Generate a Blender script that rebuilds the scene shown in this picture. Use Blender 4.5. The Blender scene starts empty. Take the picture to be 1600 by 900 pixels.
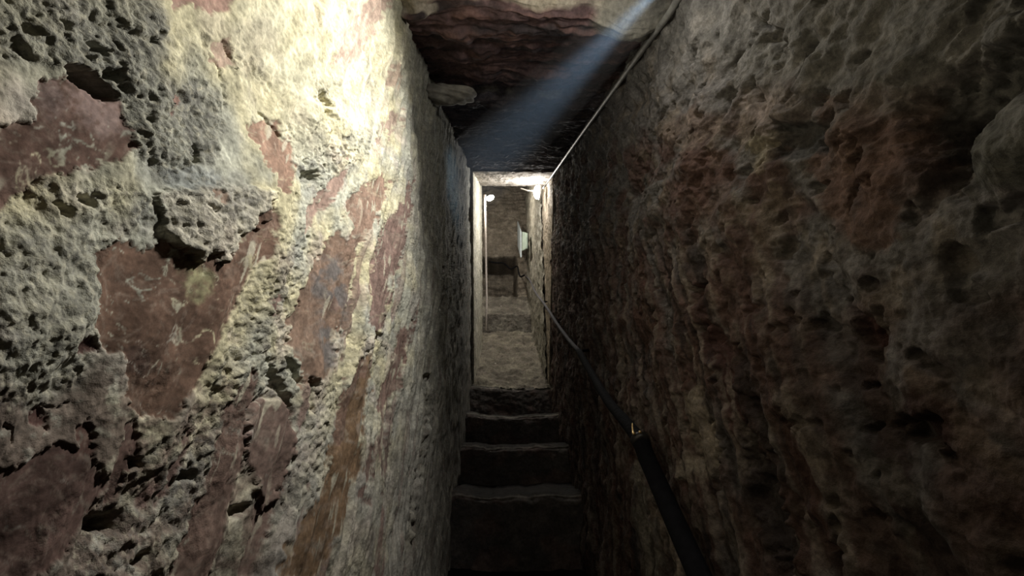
# A narrow rock-cut stair passage climbing to a lit portal.  Built in a "passage frame":
#   x = across, s = along the passage (up the slope), h = perpendicular to the slope; eye at the origin.
import bpy, bmesh, math, random
import numpy as np

random.seed(7)
scn = bpy.context.scene
col = scn.collection

# ------------------------------------------------------------------ frame
SLOPE = math.radians(28.0)
CT, ST = math.cos(SLOPE), math.sin(SLOPE)
EYE = 1.62                       # eye height above the tread the photographer stands on
FPX = 620.0
DOWN = math.atan(83 / FPX)       # the lens looks this much below the passage axis
YAW = math.atan(10 / FPX)
PITCH = SLOPE - DOWN

def W(x, s, h):
    """passage frame -> world (arrays or scalars)"""
    return x, s * CT - h * ST, s * ST + h * CT + EYE

def to_passage(X, Y, Z):
    Z = Z - EYE
    return X, Y * CT + Z * ST, -Y * ST + Z * CT

def cam_axes():
    cy, sy, cp, sp = math.cos(YAW), math.sin(YAW), math.cos(PITCH), math.sin(PITCH)
    f = np.array([sy * cp, cy * cp, sp]); r = np.array([cy, -sy, 0.0]); u = np.cross(r, f)
    return f, r, u
CF, CR, CU = cam_axes()

def project(x, s, h):
    """where the photographer sees a passage point (only used to transfer measured outlines onto the wall)"""
    X, Y, Z = W(x, s, h)
    Z = Z - EYE
    d = np.maximum(X * CF[0] + Y * CF[1] + Z * CF[2], 1e-3)
    return 800 + FPX * (X * CR[0] + Y * CR[1] + Z * CR[2]) / d, 450 - FPX * (X * CU[0] + Y * CU[1] + Z * CU[2]) / d

def ray(px, py):
    d = CF + CR * (px - 800) / FPX + CU * (450 - py) / FPX
    return np.array(to_passage(d[0], d[1], d[2] + EYE))

def at_s(px, py, s):
    """measured point -> passage point at distance s along the passage"""
    d = ray(px, py); return tuple(d * (s / d[1]))

def at_y(px, py, y):
    """measured point -> world point at horizontal distance y"""
    d = CF + CR * (px - 800) / FPX + CU * (450 - py) / FPX
    k = y / d[1]; return (d[0] * k, y, d[2] * k + EYE)

def at_x(px, py, x):
    d = ray(px, py); return tuple(d * (x / d[0]))

# ------------------------------------------------------------------ noise
_rng = np.random.RandomState(11)
PERM = _rng.permutation(4096).astype(np.int64)
def _hash(i, j, seed):
    return PERM[(PERM[(i + seed * 131) & 4095] + j * 7 + seed * 17) & 4095]
_ang = _rng.rand(4096) * 2 * np.pi
GX, GY = np.cos(_ang), np.sin(_ang)
RX, RY = _rng.rand(4096), _rng.rand(4096)

def perlin(x, y, seed=0):
    xi = np.floor(x).astype(np.int64); yi = np.floor(y).astype(np.int64)
    fx = x - xi; fy = y - yi
    ux = fx * fx * fx * (fx * (fx * 6 - 15) + 10); uy = fy * fy * fy * (fy * (fy * 6 - 15) + 10)
    def g(a, b):
        k = _hash(xi + a, yi + b, seed)
        return GX[k] * (fx - a) + GY[k] * (fy - b)
    a = g(0, 0) * (1 - ux) + g(1, 0) * ux
    b = g(0, 1) * (1 - ux) + g(1, 1) * ux
    return 1.5 * (a * (1 - uy) + b * uy)

def fbm(x, y, octv=4, seed=0, gain=0.5):
    t = 0; a = 1.0; f = 1.0; n = 0
    for o in range(octv):
        t = t + a * perlin(x * f + 13.7 * o, y * f - 7.3 * o, seed + o); n += a; a *= gain; f *= 2.03
    return t / n * 1.4

def ridged(x, y, octv=3, seed=0):
    t = 0; a = 1.0; f = 1.0; n = 0
    for o in range(octv):
        t = t + a * (1 - np.abs(perlin(x * f, y * f, seed + o)) * 2); n += a; a *= .5; f *= 2.1
    return t / n

def worley(x, y, seed=0):
    """F1 distance and a random value of the nearest cell"""
    xi = np.floor(x).astype(np.int64); yi = np.floor(y).astype(np.int64)
    best = np.full(x.shape, 9.0); best2 = np.full(x.shape, 9.0); val = np.zeros(x.shape)
    for a in (-1, 0, 1):
        for b in (-1, 0, 1):
            k = _hash(xi + a, yi + b, seed)
            d = np.hypot(xi + a + RX[k] - x, yi + b + RY[k] - y)
            m = d < best
            best2 = np.where(m, best, np.minimum(best2, d))
            val = np.where(m, RX[(k * 31 + 5) & 4095], val); best = np.where(m, d, best)
    return best, best2, val

def ss(a, b, v):
    t = np.clip((v - a) / (b - a), 0, 1); return t * t * (3 - 2 * t)

def poly_d(X, Y, poly):
    """signed distance to a closed outline, negative inside"""
    P = np.array(poly, float); n = len(P)
    d = np.full(X.shape, 1e9); ins = np.zeros(X.shape, bool)
    for i in range(n):
        a = P[i]; b = P[(i + 1) % n]; e = b - a
        wx = X - a[0]; wy = Y - a[1]
        t = np.clip((wx * e[0] + wy * e[1]) / (e @ e), 0, 1)
        d = np.minimum(d, (wx - e[0] * t) ** 2 + (wy - e[1] * t) ** 2)
        if a[1] != b[1]:
            c = (a[1] > Y) != (b[1] > Y)
            ins ^= c & (X < e[0] * (Y - a[1]) / e[1] + a[0])
    d = np.sqrt(d); return np.where(ins, -d, d)

def line_d(X, Y, pts):
    d = np.full(X.shape, 1e9); P = np.array(pts, float)
    for a, b in zip(P[:-1], P[1:]):
        e = b - a; wx = X - a[0]; wy = Y - a[1]
        t = np.clip((wx * e[0] + wy * e[1]) / (e @ e), 0, 1)
        d = np.minimum(d, np.hypot(wx - e[0] * t, wy - e[1] * t))
    return d

def boxed(X, Y, pts, pad, fn, fill):
    """evaluate fn only near the outline"""
    P = np.array(pts, float)
    m = (X > P[:, 0].min() - pad) & (X < P[:, 0].max() + pad) & (Y > P[:, 1].min() - pad) & (Y < P[:, 1].max() + pad)
    out = np.full(X.shape, float(fill))
    if m.any(): out[m] = fn(X[m], Y[m], pts)
    return out

def mixc(c, colr, m):
    m = np.clip(m, 0, 1)[..., None]
    return c * (1 - m) + np.array(colr) * m

# ------------------------------------------------------------------ objects
def tag(o, label=None, cat=None, group=None, kind=None):
    if label: o['label'] = label
    if cat: o['category'] = cat
    if group: o['group'] = group
    if kind: o['kind'] = kind
    return o

def link(o, parent=None):
    col.objects.link(o)
    if parent is not None: o.parent = parent
    return o

def empty(name, loc):
    o = bpy.data.objects.new(name, None); o.empty_display_size = .05; o.location = loc
    return link(o)

def grid_mesh(name, P, colr=None, rough=None, mat=None, parent=None, flip=False, smooth=True, closed_back=None):
    """P: (n, m, 3) world points -> one mesh; colr (n,m,3) albedo, rough (n,m) grain"""
    n, m = P.shape[:2]
    idx = np.arange(n * m).reshape(n, m)
    a, b, c, d = idx[:-1, :-1], idx[1:, :-1], idx[1:, 1:], idx[:-1, 1:]
    q = np.stack([a, b, c, d] if not flip else [a, d, c, b], -1).reshape(-1, 4)
    V = P.reshape(-1, 3)
    me = bpy.data.meshes.new(name)
    me.vertices.add(len(V)); me.vertices.foreach_set('co', V.astype(np.float32).ravel())
    me.loops.add(q.size); me.loops.foreach_set('vertex_index', q.astype(np.int32).ravel())
    me.polygons.add(len(q)); me.polygons.foreach_set('loop_start', np.arange(0, q.size, 4, dtype=np.int32))
    me.polygons.foreach_set('use_smooth', np.full(len(q), smooth, bool))
    me.update(calc_edges=True)
    if colr is not None:
        at = me.attributes.new('rock_colour', 'FLOAT_COLOR', 'POINT')
        rgba = np.concatenate([np.clip(colr, 0.004, .9).reshape(-1, 3), np.ones((len(V), 1))], 1)
        at.data.foreach_set('color', rgba.astype(np.float32).ravel())
    if rough is not None:
        at = me.attributes.new('grain', 'FLOAT', 'POINT'); at.data.foreach_set('value', rough.astype(np.float32).ravel())
    o = bpy.data.objects.new(name, me)
    if mat: me.materials.append(mat)
    return link(o, parent)

def bm_obj(name, bm, mat, parent=None, smooth=False):
    me = bpy.data.meshes.new(name)
    bmesh.ops.recalc_face_normals(bm, faces=bm.faces[:])
    bm.to_mesh(me); bm.free()
    if smooth:
        for p in me.polygons: p.use_smooth = True
    me.materials.append(mat)
    return link(bpy.data.objects.new(name, me), parent)

def tube_bm(pts, radii, seg=14, wob=0.0, bm=None, cap=True):
    bm = bm or bmesh.new()
    P = [np.array(p, float) for p in pts]; rings = []
    up = np.array([0, 0, 1.0])
    for i, p in enumerate(P):
        t = P[min(i + 1, len(P) - 1)] - P[max(i - 1, 0)]; t /= np.linalg.norm(t)
        a = np.cross(t, up if abs(t[2]) < .95 else np.array([1.0, 0, 0])); a /= np.linalg.norm(a); b = np.cross(t, a)
        r = radii[i] if hasattr(radii, '__len__') else radii
        rings.append([bm.verts.new(p + (a * math.cos(k / seg * 2 * math.pi) + b * math.sin(k / seg * 2 * math.pi)) * r * (1 + wob * math.sin(i * 1.9 + k * 2))) for k in range(seg)])
    for r0, r1 in zip(rings[:-1], rings[1:]):
        for k in range(seg): bm.faces.new((r0[k], r0[(k + 1) % seg], r1[(k + 1) % seg], r1[k]))
    if cap: bm.faces.new(rings[0][::-1]); bm.faces.new(rings[-1])
    return bm

def smooth_path(pts, n=6):
    """Catmull-Rom"""
    P = [np.array(p, float) for p in pts]; P = [2 * P[0] - P[1]] + P + [2 * P[-1] - P[-2]]; out = []
    for i in range(1, len(P) - 2):
        for k in range(n):
            t = k / n
            out.append(.5 * (2 * P[i] + (P[i + 1] - P[i - 1]) * t + (2 * P[i - 1] - 5 * P[i] + 4 * P[i + 1] - P[i + 2]) * t * t + (3 * P[i] - P[i - 1] - 3 * P[i + 1] + P[i + 2]) * t ** 3))
    out.append(P[-2]); return out

# ------------------------------------------------------------------ materials
def new_mat(name):
    m = bpy.data.materials.new(name); m.use_nodes = True
    nt = m.node_tree; b = nt.nodes['Principled BSDF']
    return m, nt, b

def rock_material(name, vscale=1.0, bump=1.0, rough=.85, spec=.25, vary=.5):
    """albedo from the surface's own mineral colours, broken up by fine procedural grain"""
    m, nt, b = new_mat(name); N = nt.nodes; L = nt.links
    at = N.new('ShaderNodeAttribute'); at.attribute_name = 'rock_colour'
    gr = N.new('ShaderNodeAttribute'); gr.attribute_name = 'grain'
    tc = N.new('ShaderNodeTexCoord')
    n1 = N.new('ShaderNodeTexNoise'); n1.inputs['Scale'].default_value = 150 * vscale; n1.inputs['Detail'].default_value = 5; n1.inputs['Roughness'].default_value = .65
    n2 = N.new('ShaderNodeTexNoise'); n2.inputs['Scale'].default_value = 38 * vscale; n2.inputs['Detail'].default_value = 6; n2.inputs['Roughness'].default_value = .7
    for n in (n1, n2): L.new(tc.outputs['Object'], n.inputs['Vector'])
    r1 = N.new('ShaderNodeMapRange'); r1.inputs[1].default_value = .25; r1.inputs[2].default_value = .75; r1.inputs[3].default_value = 1 - vary; r1.inputs[4].default_value = 1 + vary
    L.new(n1.outputs['Fac'], r1.inputs[0])
    r2 = N.new('ShaderNodeMapRange'); r2.inputs[1].default_value = .25; r2.inputs[2].default_value = .75; r2.inputs[3].default_value = 1 - vary * .8; r2.inputs[4].default_value = 1 + vary * .7
    L.new(n2.outputs['Fac'], r2.inputs[0])
    mu = N.new('ShaderNodeMath'); mu.operation = 'MULTIPLY'; L.new(r1.outputs[0], mu.inputs[0]); L.new(r2.outputs[0], mu.inputs[1])
    vm = N.new('ShaderNodeVectorMath'); vm.operation = 'SCALE'; L.new(at.outputs['Color'], vm.inputs[0]); L.new(mu.outputs[0], vm.inputs['Scale'])
    L.new(vm.outputs[0], b.inputs['Base Color'])
    n3 = N.new('ShaderNodeTexNoise'); n3.inputs['Scale'].default_value = 95 * vscale; n3.inputs['Detail'].default_value = 7; n3.inputs['Roughness'].default_value = .68
    L.new(tc.outputs['Object'], n3.inputs['Vector'])
    vo = N.new('ShaderNodeTexVoronoi'); vo.inputs['Scale'].default_value = 120 * vscale; L.new(tc.outputs['Object'], vo.inputs['Vector'])
    ad = N.new('ShaderNodeMath'); ad.operation = 'MULTIPLY_ADD'; ad.inputs[1].default_value = .35; L.new(vo.outputs['Distance'], ad.inputs[0]); L.new(n3.outputs['Fac'], ad.inputs[2])
    bp = N.new('ShaderNodeBump'); bp.inputs['Distance'].default_value = .006 * bump
    L.new(ad.outputs[0], bp.inputs['Height']); L.new(gr.outputs['Fac'], bp.inputs['Strength'])
    L.new(bp.outputs[0], b.inputs['Normal'])
    b.inputs['Roughness'].default_value = rough; b.inputs['Specular IOR Level'].default_value = spec
    return m

def plain(name, c, rough=.6, metal=0.0, noise=.25, scale=60, emit=None, strength=0, bump=.0):
    m, nt, b = new_mat(name); N = nt.nodes; L = nt.links
    tc = N.new('ShaderNodeTexCoord'); n = N.new('ShaderNodeTexNoise'); n.inputs['Scale'].default_value = scale; n.inputs['Detail'].default_value = 5
    L.new(tc.outputs['Object'], n.inputs['Vector'])
    r = N.new('ShaderNodeMapRange'); r.inputs[1].default_value = .3; r.inputs[2].default_value = .7; r.inputs[3].default_value = 1 - noise; r.inputs[4].default_value = 1 + noise
    L.new(n.outputs['Fac'], r.inputs[0])
    v = N.new('ShaderNodeVectorMath'); v.operation = 'SCALE'; v.inputs[0].default_value = c; L.new(r.outputs[0], v.inputs['Scale'])
    L.new(v.outputs[0], b.inputs['Base Color'])
    b.inputs['Roughness'].default_value = rough; b.inputs['Metallic'].default_value = metal
    if bump:
        bp = N.new('ShaderNodeBump'); bp.inputs['Distance'].default_value = bump; L.new(n.outputs['Fac'], bp.inputs['Height']); L.new(bp.outputs[0], b.inputs['Normal'])
    if emit:
        b.inputs['Emission Color'].default_value = (*emit, 1); b.inputs['Emission Strength'].default_value = strength
    return m

M_LEFT = rock_material('plastered_rock', 1.0, 1.0, .9, .15, .40)
M_RIGHT = rock_material('dark_rock', .7, 1.0, .92, .12, .45)
M_CEIL = rock_material('ceiling_rock', .5, 1.0, .85, .2, .45)
M_STEP = rock_material('worn_step_rock', .5, .8, .8, .25, .4)
M_FAR = rock_material('portal_rock', .35, 2.0, .9, .15, .4)

# ------------------------------------------------------------------ passage cross section
def x_left(s):  return -.295 - .022 * np.clip(s - 1.2, 0, 3)
def x_right(s): return .45 + .006 * np.clip(s - 1.2, 0, 3)
GQ = lambda s, h: s * .82 - h * .58      # across the pick strokes
GR = lambda s, h: s * .58 + h * .82      # along the pick strokes

def s_rows(x0, pxs):
    return x0 * FPX / pxs

def h_rows(k=.0075, core=.13, lo=-1.85, hi=1.05):
    up = [0.0]
    while up[-1] < hi: up.append(up[-1] + k * max(up[-1], core))
    dn = [0.0]
    while dn[-1] > lo: dn.append(dn[-1] - k * max(-dn[-1], core))
    return np.array(dn[:0:-1] + up)

# ------------------------------------------------------------------ left wall
def build_left():
    pa = np.arange(925, 372, -2.2)
    s = np.concatenate([[-1.2, -.9, -.6, -.4, -.2, -.05, .05, .12, .17], s_rows(.295, pa)])
    s = np.unique(np.concatenate([s, np.arange(s[-1], 1.25, .0027), np.arange(1.25, 2.0, .0055), np.arange(2.0, 3.95, .013)]))
    h = h_rows(.0088, .15)
    S, H = np.meshgrid(s, h, indexing='ij')
    vis = S > .12
    px, py = project(x_left(S), np.where(vis, S, .12), H)
    Q, R = GQ(S, H), GR(S, H)
    # organic edges for every outline
    jx = px + 10 * fbm(px / 30, py / 30, 4, 50, .62) + 3 * fbm(px / 6, py / 6, 2, 60)
    jy = py + 10 * fbm(px / 30, py / 30, 4, 70, .62) + 3 * fbm(px / 6, py / 6, 2, 80)
    def area(poly, soft=4.0):
        return ss(soft, -soft, boxed(jx, jy, poly, 25, poly_d, 99))
    # --- zones
    crumb = np.zeros(S.shape)
    for p in ([(-200, -200), (240, -100), (262, 60), (225, 100), (262, 128), (330, 118), (362, 150), (366, 200), (338, 250), (262, 282), (200, 240), (192, 170), (150, 128), (100, 108), (40, 95), (-200, 60)],
              [(-150, 300), (110, 280), (180, 290), (240, 300), (240, 340), (160, 400), (145, 470), (150, 530), (120, 600), (40, 640), (-150, 640)],
              [(440, 330), (470, 370), (500, 400), (460, 470), (455, 540), (460, 600), (420, 620), (360, 620), (300, 640), (330, 570), (380, 480), (420, 420)],
              [(300, 640), (390, 600), (380, 680), (350, 720), (330, 800), (280, 900), (120, 900), (150, 800), (200, 730)],
              [(470, 600), (540, 590), (530, 680), (510, 760), (470, 780), (455, 720), (460, 640)],
              [(560, 520), (610, 520), (620, 540), (590, 570), (545, 560)],
              [(495, 120), (530, 140), (545, 190), (525, 200), (505, 170)],
              [(470, 240), (560, 200), (610, 200), (560, 260), (500, 300)],
              [(240, 300), (340, 290), (430, 300), (420, 350), (372, 372), (345, 405), (300, 412), (250, 370)]):
        crumb = np.maximum(crumb, area(p, 10))
    auto = fbm(S * 9 + 3, H * 9, 3, 9)
    crumb = np.clip(np.maximum(crumb, .55 * ss(.05, .4, auto)), 0, 1)
    # --- smooth red-brown stone showing through the plaster
    RED = [
     ([(-160, 200), (0, 198), (62, 192), (72, 126), (110, 120), (180, 158), (196, 190), (206, 232), (160, 256), (110, 266), (60, 284), (0, 332), (-160, 360)], (.205, .118, .098), 1.0),
     ([(145, 400), (182, 372), (230, 396), (252, 372), (285, 402), (300, 414), (312, 396), (328, 394), (338, 412), (368, 384), (395, 350), (428, 318), (432, 345), (420, 400), (386, 440), (362, 490), (340, 530), (312, 560), (300, 605), (255, 655), (200, 640), (180, 562), (140, 520), (148, 460)], (.195, .112, .082), .9),
     ([(103, 540), (120, 528), (143, 532), (146, 545), (128, 553), (108, 550)], (.12, .065, .058), 1.0),
     ([(178, 548), (205, 538), (225, 560), (210, 590), (185, 575)], (.15, .088, .072), .9),
     ([(35, 730), (100, 690), (142, 720), (182, 752), (150, 800), (120, 862), (60, 920), (-100, 920), (-100, 745)], (.15, .088, .08), .85),
     ([(50, 640), (70, 630), (82, 650), (70, 668), (52, 662)], (.15, .075, .07), .9),
     ([(112, 668), (135, 655), (150, 680), (138, 715), (122, 710)], (.16, .085, .075), .9),
     ([(385, 570), (404, 580), (392, 640), (384, 690), (372, 760), (352, 830), (330, 905), (268, 905), (300, 820), (326, 740), (340, 680), (362, 620)], (.20, .125, .108), .95),
     ([(386, 660), (396, 636), (430, 618), (455, 645), (459, 690), (448, 736), (432, 782), (418, 830), (402, 905), (384, 905), (394, 820), (404, 760), (392, 724), (384, 700)], (.215, .14, .125), 1.0),
     ([(536, 350), (547, 385), (565, 400), (556, 424), (546, 480), (536, 530), (512, 590), (484, 602), (466, 572), (455, 540), (460, 500), (472, 470), (500, 420)], (.26, .165, .125), 1.0),
     ([(647, 280), (638, 312), (633, 350), (626, 400), (608, 430), (605, 470), (604, 512), (590, 526), (572, 506), (575, 470), (580, 430), (590, 400), (602, 360), (626, 310)], (.29, .185, .17), 1.0),
     ([(553, 302), (600, 266), (609, 280), (596, 322), (580, 350), (562, 386), (545, 390), (550, 352), (546, 328)], (.33, .21, .165), .85),
     ([(556, 248), (551, 265), (536, 302), (505, 345), (485, 372), (500, 330), (524, 288)], (.36, .24, .21), .85),
     ([(548, 36), (572, 10), (592, -20), (612, -20), (602, 30), (576, 52), (566, 82), (550, 106), (534, 112), (520, 90), (538, 66)], (.50, .36, .31), .75),
     ([(400, 196), (430, 188), (450, 194), (456, 214), (482, 245), (472, 280), (456, 304), (440, 290), (430, 265), (414, 240)], (.40, .24, .18), .75),
     ([(292, 142), (282, 160), (266, 180), (256, 170), (268, 152)], (.36, .20, .17), .9),
     ([(268, -40), (378, -40), (372, 12), (340, 24), (300, 8), (280, 18)], (.40, .24, .20), .8),
     ([(648, 468), (644, 500), (633, 552), (620, 602), (600, 640), (592, 640), (604, 600), (618, 560), (636, 510)], (.24, .15, .135), 1.0),
     ([(572, 556), (579, 600), (571, 640), (556, 720), (541, 790), (521, 850), (500, 905), (430, 905), (455, 830), (476, 790), (505, 750), (510, 700), (522, 688), (546, 600)], (.24, .145, .082), .95),
     ([(556, 560), (563, 566), (545, 620), (528, 680), (518, 690), (524, 650), (540, 600)], (.22, .13, .10), .9),
     ([(583, 680), (588, 690), (578, 740), (566, 786), (560, 780), (568, 735)], (.19, .12, .11), .9),
     ([(610, 640), (620, 632), (615, 700), (600, 780), (592, 780), (600, 720)], (.24, .17, .16), .7),
     ([(610, 100), (628, 95), (632, 120), (615, 150), (604, 130)], (.44, .33, .27), .6),
     ([(590, 195), (622, 170), (632, 190), (605, 212), (598, 235), (586, 225)], (.40, .29, .25), .6),
     ([(340, 70), (372, 60), (378, 100), (350, 110), (332, 95)], (.44, .31, .25), .6),
     ([(528, 452), (548, 455), (545, 478), (530, 490), (424, 480), (430, 462)][:4] + [(522, 470)], (.25, .16, .14), .8),
     ([(424, 470), (442, 452), (450, 470), (436, 492), (426, 490)], (.30, .19, .17), .9),
     ([(196, 650), (205, 640), (222, 690), (200, 760), (176, 800), (180, 740)], (.16, .095, .085), .8),
     ([(288, 680), (297, 660), (292, 715), (268, 772), (254, 790), (266, 740)], (.19, .12, .11), .9),
     ([(422, 318), (428, 310), (426, 350), (415, 370)], (.30, .19, .15), .9),
     ([(320, 300), (345, 300), (344, 316), (324, 318)], (.34, .23, .18), .8),
    ]
    streak = perlin(Q * 48, R * 7, 31) * .6 + perlin(Q * 130, R * 16, 33) * .4
    mott = fbm(S * 30, H * 30, 4, 35)
    yellow, green, grey, pink = np.array([.54, .50, .325]), np.array([.42, .425, .345]), np.array([.27, .275, .255]), np.array([.48, .40, .355])
    m1 = ss(-.25, .35, fbm(S * 7, H * 7, 4, 1)); m2 = ss(.0, .5, fbm(S * 11 + 5, H * 11, 4, 5)); m3 = ss(.1, .5, fbm(S * 13, H * 13 + 4, 4, 7))
    c = yellow * (1 - m1[..., None]) + green * m1[..., None]
    c = mixc(c, pink, .55 * m2); c = mixc(c, grey, .45 * m3)
    # broad mineral bands, with shade painted into some
    warm = area([(270, -150), (640, -150), (640, 120), (560, 230), (430, 240), (380, 130), (270, 60)], 40)
    c = mixc(c, (.58, .54, .36), .6 * warm)
    greyzone = area([(-200, -200), (250, -100), (262, 60), (225, 110), (300, 128), (362, 150), (366, 200), (338, 250), (200, 250), (192, 170), (150, 128), (-200, 60)], 14)
    c = mixc(c, (.27, .27, .225), .75 * greyzone)
    c = mixc(c, (.30, .32, .30), .85 * area([(248, 268), (300, 258), (342, 272), (335, 292), (262, 296)], 8))
    c = mixc(c, (.52, .49, .40), .8 * area([(245, 300), (345, 290), (425, 300), (420, 345), (372, 368), (345, 402), (300, 410), (252, 368)], 6))
    c = mixc(c, (.33, .32, .26), .5 * area([(-150, 330), (150, 340), (145, 560), (0, 660), (-150, 660)], 30))
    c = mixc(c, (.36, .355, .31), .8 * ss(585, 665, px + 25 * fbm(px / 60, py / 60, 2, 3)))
    c = mixc(c, (.20, .20, .185), .75 * ss(2.0, 3.0, S + .5 * fbm(S * 3, H * 3, 3, 92)))  # far end darkened: its weak light is put into the colour
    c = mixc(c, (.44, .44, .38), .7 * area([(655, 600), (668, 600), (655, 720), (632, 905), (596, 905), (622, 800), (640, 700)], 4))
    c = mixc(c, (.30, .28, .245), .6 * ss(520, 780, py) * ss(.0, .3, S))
    brown = area([(-200, 480), (60, 640), (150, 560), (260, 660), (320, 560), (400, 600), (470, 640), (450, 760), (400, 1000), (-200, 1000)], 30) * ss(-.4, .25, fbm(px / 38, py / 30, 4, 96, .62) + .5 * ss(300, 100, px) - .1)
    c = mixc(c, (.155, .115, .092), .85 * brown)  # brown stone, deepened to carry the corner's shade in its colour
    c = c * (1 + .34 * mott)[..., None] * (1 + .40 * streak * ss(440, 600, px))[..., None]
    lowgrey = ss(.1, .5, fbm(S * 16, H * 16, 3, 90)) * crumb
    c = mixc(c, (.20, .20, .175), .5 * lowgrey)
    sp = fbm(px / 11, py / 11, 4, 94, .65)
    c = mixc(c, (.52, .49, .37), .6 * crumb * ss(.1, .5, sp)); c = mixc(c, (.17, .165, .15), .55 * crumb * ss(-.1, -.5, sp))
    c = c * (1 + .22 * fbm(px / 22, py / 22, 4, 95, .65))[..., None]
    red = np.zeros(S.shape); red_all = np.zeros(S.shape)
    isl = ss(.22, .50, fbm(px / 40 + .8 * perlin(px / 25, py / 25, 44), py / 30 + .8 * perlin(px / 25, py / 25, 45), 5, 46, .68)) * (.35 + .55 * ss(470, 380, px))
    thr = .55 * fbm(px / 46, py / 46, 5, 21, .62) + .25 * fbm(px / 9, py / 9, 3, 22)
    st2 = fbm(Q * 30 + .3 * mott, R * 5, 4, 23, .6) * ss(380, 480, px)
    wisp = ss(.05, .5, fbm(px / 30 + 2 * perlin(px / 50, py / 50, 28), py / 22 + 2 * perlin(px / 50, py / 50, 29), 4, 27, .65))
    for poly, rc, k in RED:
        a = ss(14, -14, boxed(jx, jy, poly, 45, poly_d, 99))
        if not a.any(): continue
        a = ss(.36, .58, a * (.62 + .38 * k) + .72 * thr * (a > .01) + .45 * st2 * (a > .01))
        red_all = np.maximum(red_all, a); a = a * (1 - isl)
        rc = np.array(rc) * (1, 1.0, .86); rc = .82 * (rc * .8 + .2 * rc.mean()); base = rc * (1 + .28 * streak + .34 * mott)[..., None]; base = mixc(base, rc * .6 + np.array((.15, .125, .10)), .6 * wisp)
        c = c * (1 - a[..., None]) + base * a[..., None]
        red = np.maximum(red, a)
    # unlisted little red strokes among the lower plaster
    extra = ss(.30, .48, perlin(Q * 22, R * 3.2, 41) + .25 * fbm(S * 30, H * 30, 3, 43)) * ss(.05, -.1, H) * (1 - red)
    extra *= (1 - .6 * ss(600, 640, px))
    c = mixc(c, (.20, .125, .108), .75 * extra); red = np.maximum(red, .7 * extra)
    # grey mineral film and green bloom over the brown
    c = mixc(c, (.15, .145, .14), .8 * area([(538, 400), (552, 420), (540, 500), (525, 570), (512, 580), (505, 545), (515, 470), (500, 450), (512, 410)], 8) * ss(-.3, .2, fbm(px / 20, py / 30, 3, 15)))
    c = mixc(c, (.36, .36, .20), .75 * area([(272, 420), (292, 410), (320, 428), (318, 458), (300, 472), (278, 455)], 8) * ss(-.35, .2, thr))
    c = mixc(c, (.46, .36, .33), .45 * area([(70, 128), (112, 120), (178, 158), (200, 200), (150, 215), (110, 180), (78, 180)], 12) * ss(-.3, .2, thr))
    c = mixc(c, (.50, .47, .36), .8 * red * ss(.32, .42, perlin(Q * 90, R * 22, 25)) * ss(-.1, .3, fbm(S * 6, H * 6, 2, 26)))
    # --- relief (towards the passage)
    red = np.maximum(red, red_all)
    crumb = crumb * (1 - .45 * area([(-200, 290), (110, 270), (240, 330), (160, 400), (145, 560), (60, 660), (-200, 660)], 25))
    d1, d2, wv = worley(S * 105 + .6 * mott, H * 105 + .6 * mott, 3)
    e1, e2, wv2 = worley(S * 34 + .5 * mott, H * 34 + .4 * mott, 5)
    hgt = .016 * fbm(S * 2.3, H * 2.3, 3, 101) + .010 * fbm(S * 7, H * 7, 3, 103)
    hgt = hgt + .008 * perlin(Q * 20, R * 2.4, 105) * (.35 + .65 * ss(.2, -.2, H)) + (.0035 + .004 * ss(540, 640, px)) * perlin(Q * 52, R * 5, 107)
    f = fbm(S * 95, H * 95, 4, 109, .6)
    near = ss(.62, .36, S)
    lumps = ridged(Q * 26 + .4 * mott, R * 17, 3, 117) - .5 + .6 * fbm(S * 24 + .5 * mott, H * 30, 4, 118, .55)
    hgt = hgt + (.0014 + .0028 * crumb) * f * (1 - .55 * red)
    crumb = crumb * (1 - .38 * (1 - near))
    hgt = hgt + (.0022 * fbm(Q * 70, R * 11, 3, 119) - .006 * ss(.35, .6, perlin(Q * 30, R * 3.5, 120)) * ss(.1, -.1, H)) * (1 - near) * (1 - .5 * red)
    hgt = hgt + crumb * (1 - .8 * red) * near * .0032 * lumps
    hgt = hgt + crumb * (1 - .8 * red) * (1 - .72 * near) * (.0026 * (wv2 - .5) * ss(.0, .3, e2 - e1) + .0028 * (.6 - d1) * (.4 + wv) + .0034 * fbm(S * 42, H * 42, 4, 111, .6))
    pit = ss(.34, .56, fbm(S * 60 + 9, H * 60, 3, 113)) * (.22 + .8 * crumb) * (1 - .85 * red)
    hgt = hgt - .0058 * pit * (1 - .75 * near)
    hgt = hgt - .0022 * red
    crust = area([(240, 296), (345, 286), (430, 296), (422, 345), (372, 368), (345, 404), (335, 412), (325, 392), (310, 396), (297, 412), (285, 400), (262, 390), (250, 365)], 1.6)
    hgt = hgt + .0045 * crust
    slab = area([(386, 660), (396, 636), (430, 618), (455, 645), (459, 690), (448, 736), (432, 782), (412, 800), (395, 730), (384, 700)], 2.5)
    hgt = hgt + .007 * slab
    # hollows and cracks
    def hollow(poly, depth, soft):
        return -depth * ss(soft, -soft, boxed(px + .5 * (jx - px), py + .5 * (jy - py), poly, 20, poly_d, 99))
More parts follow.
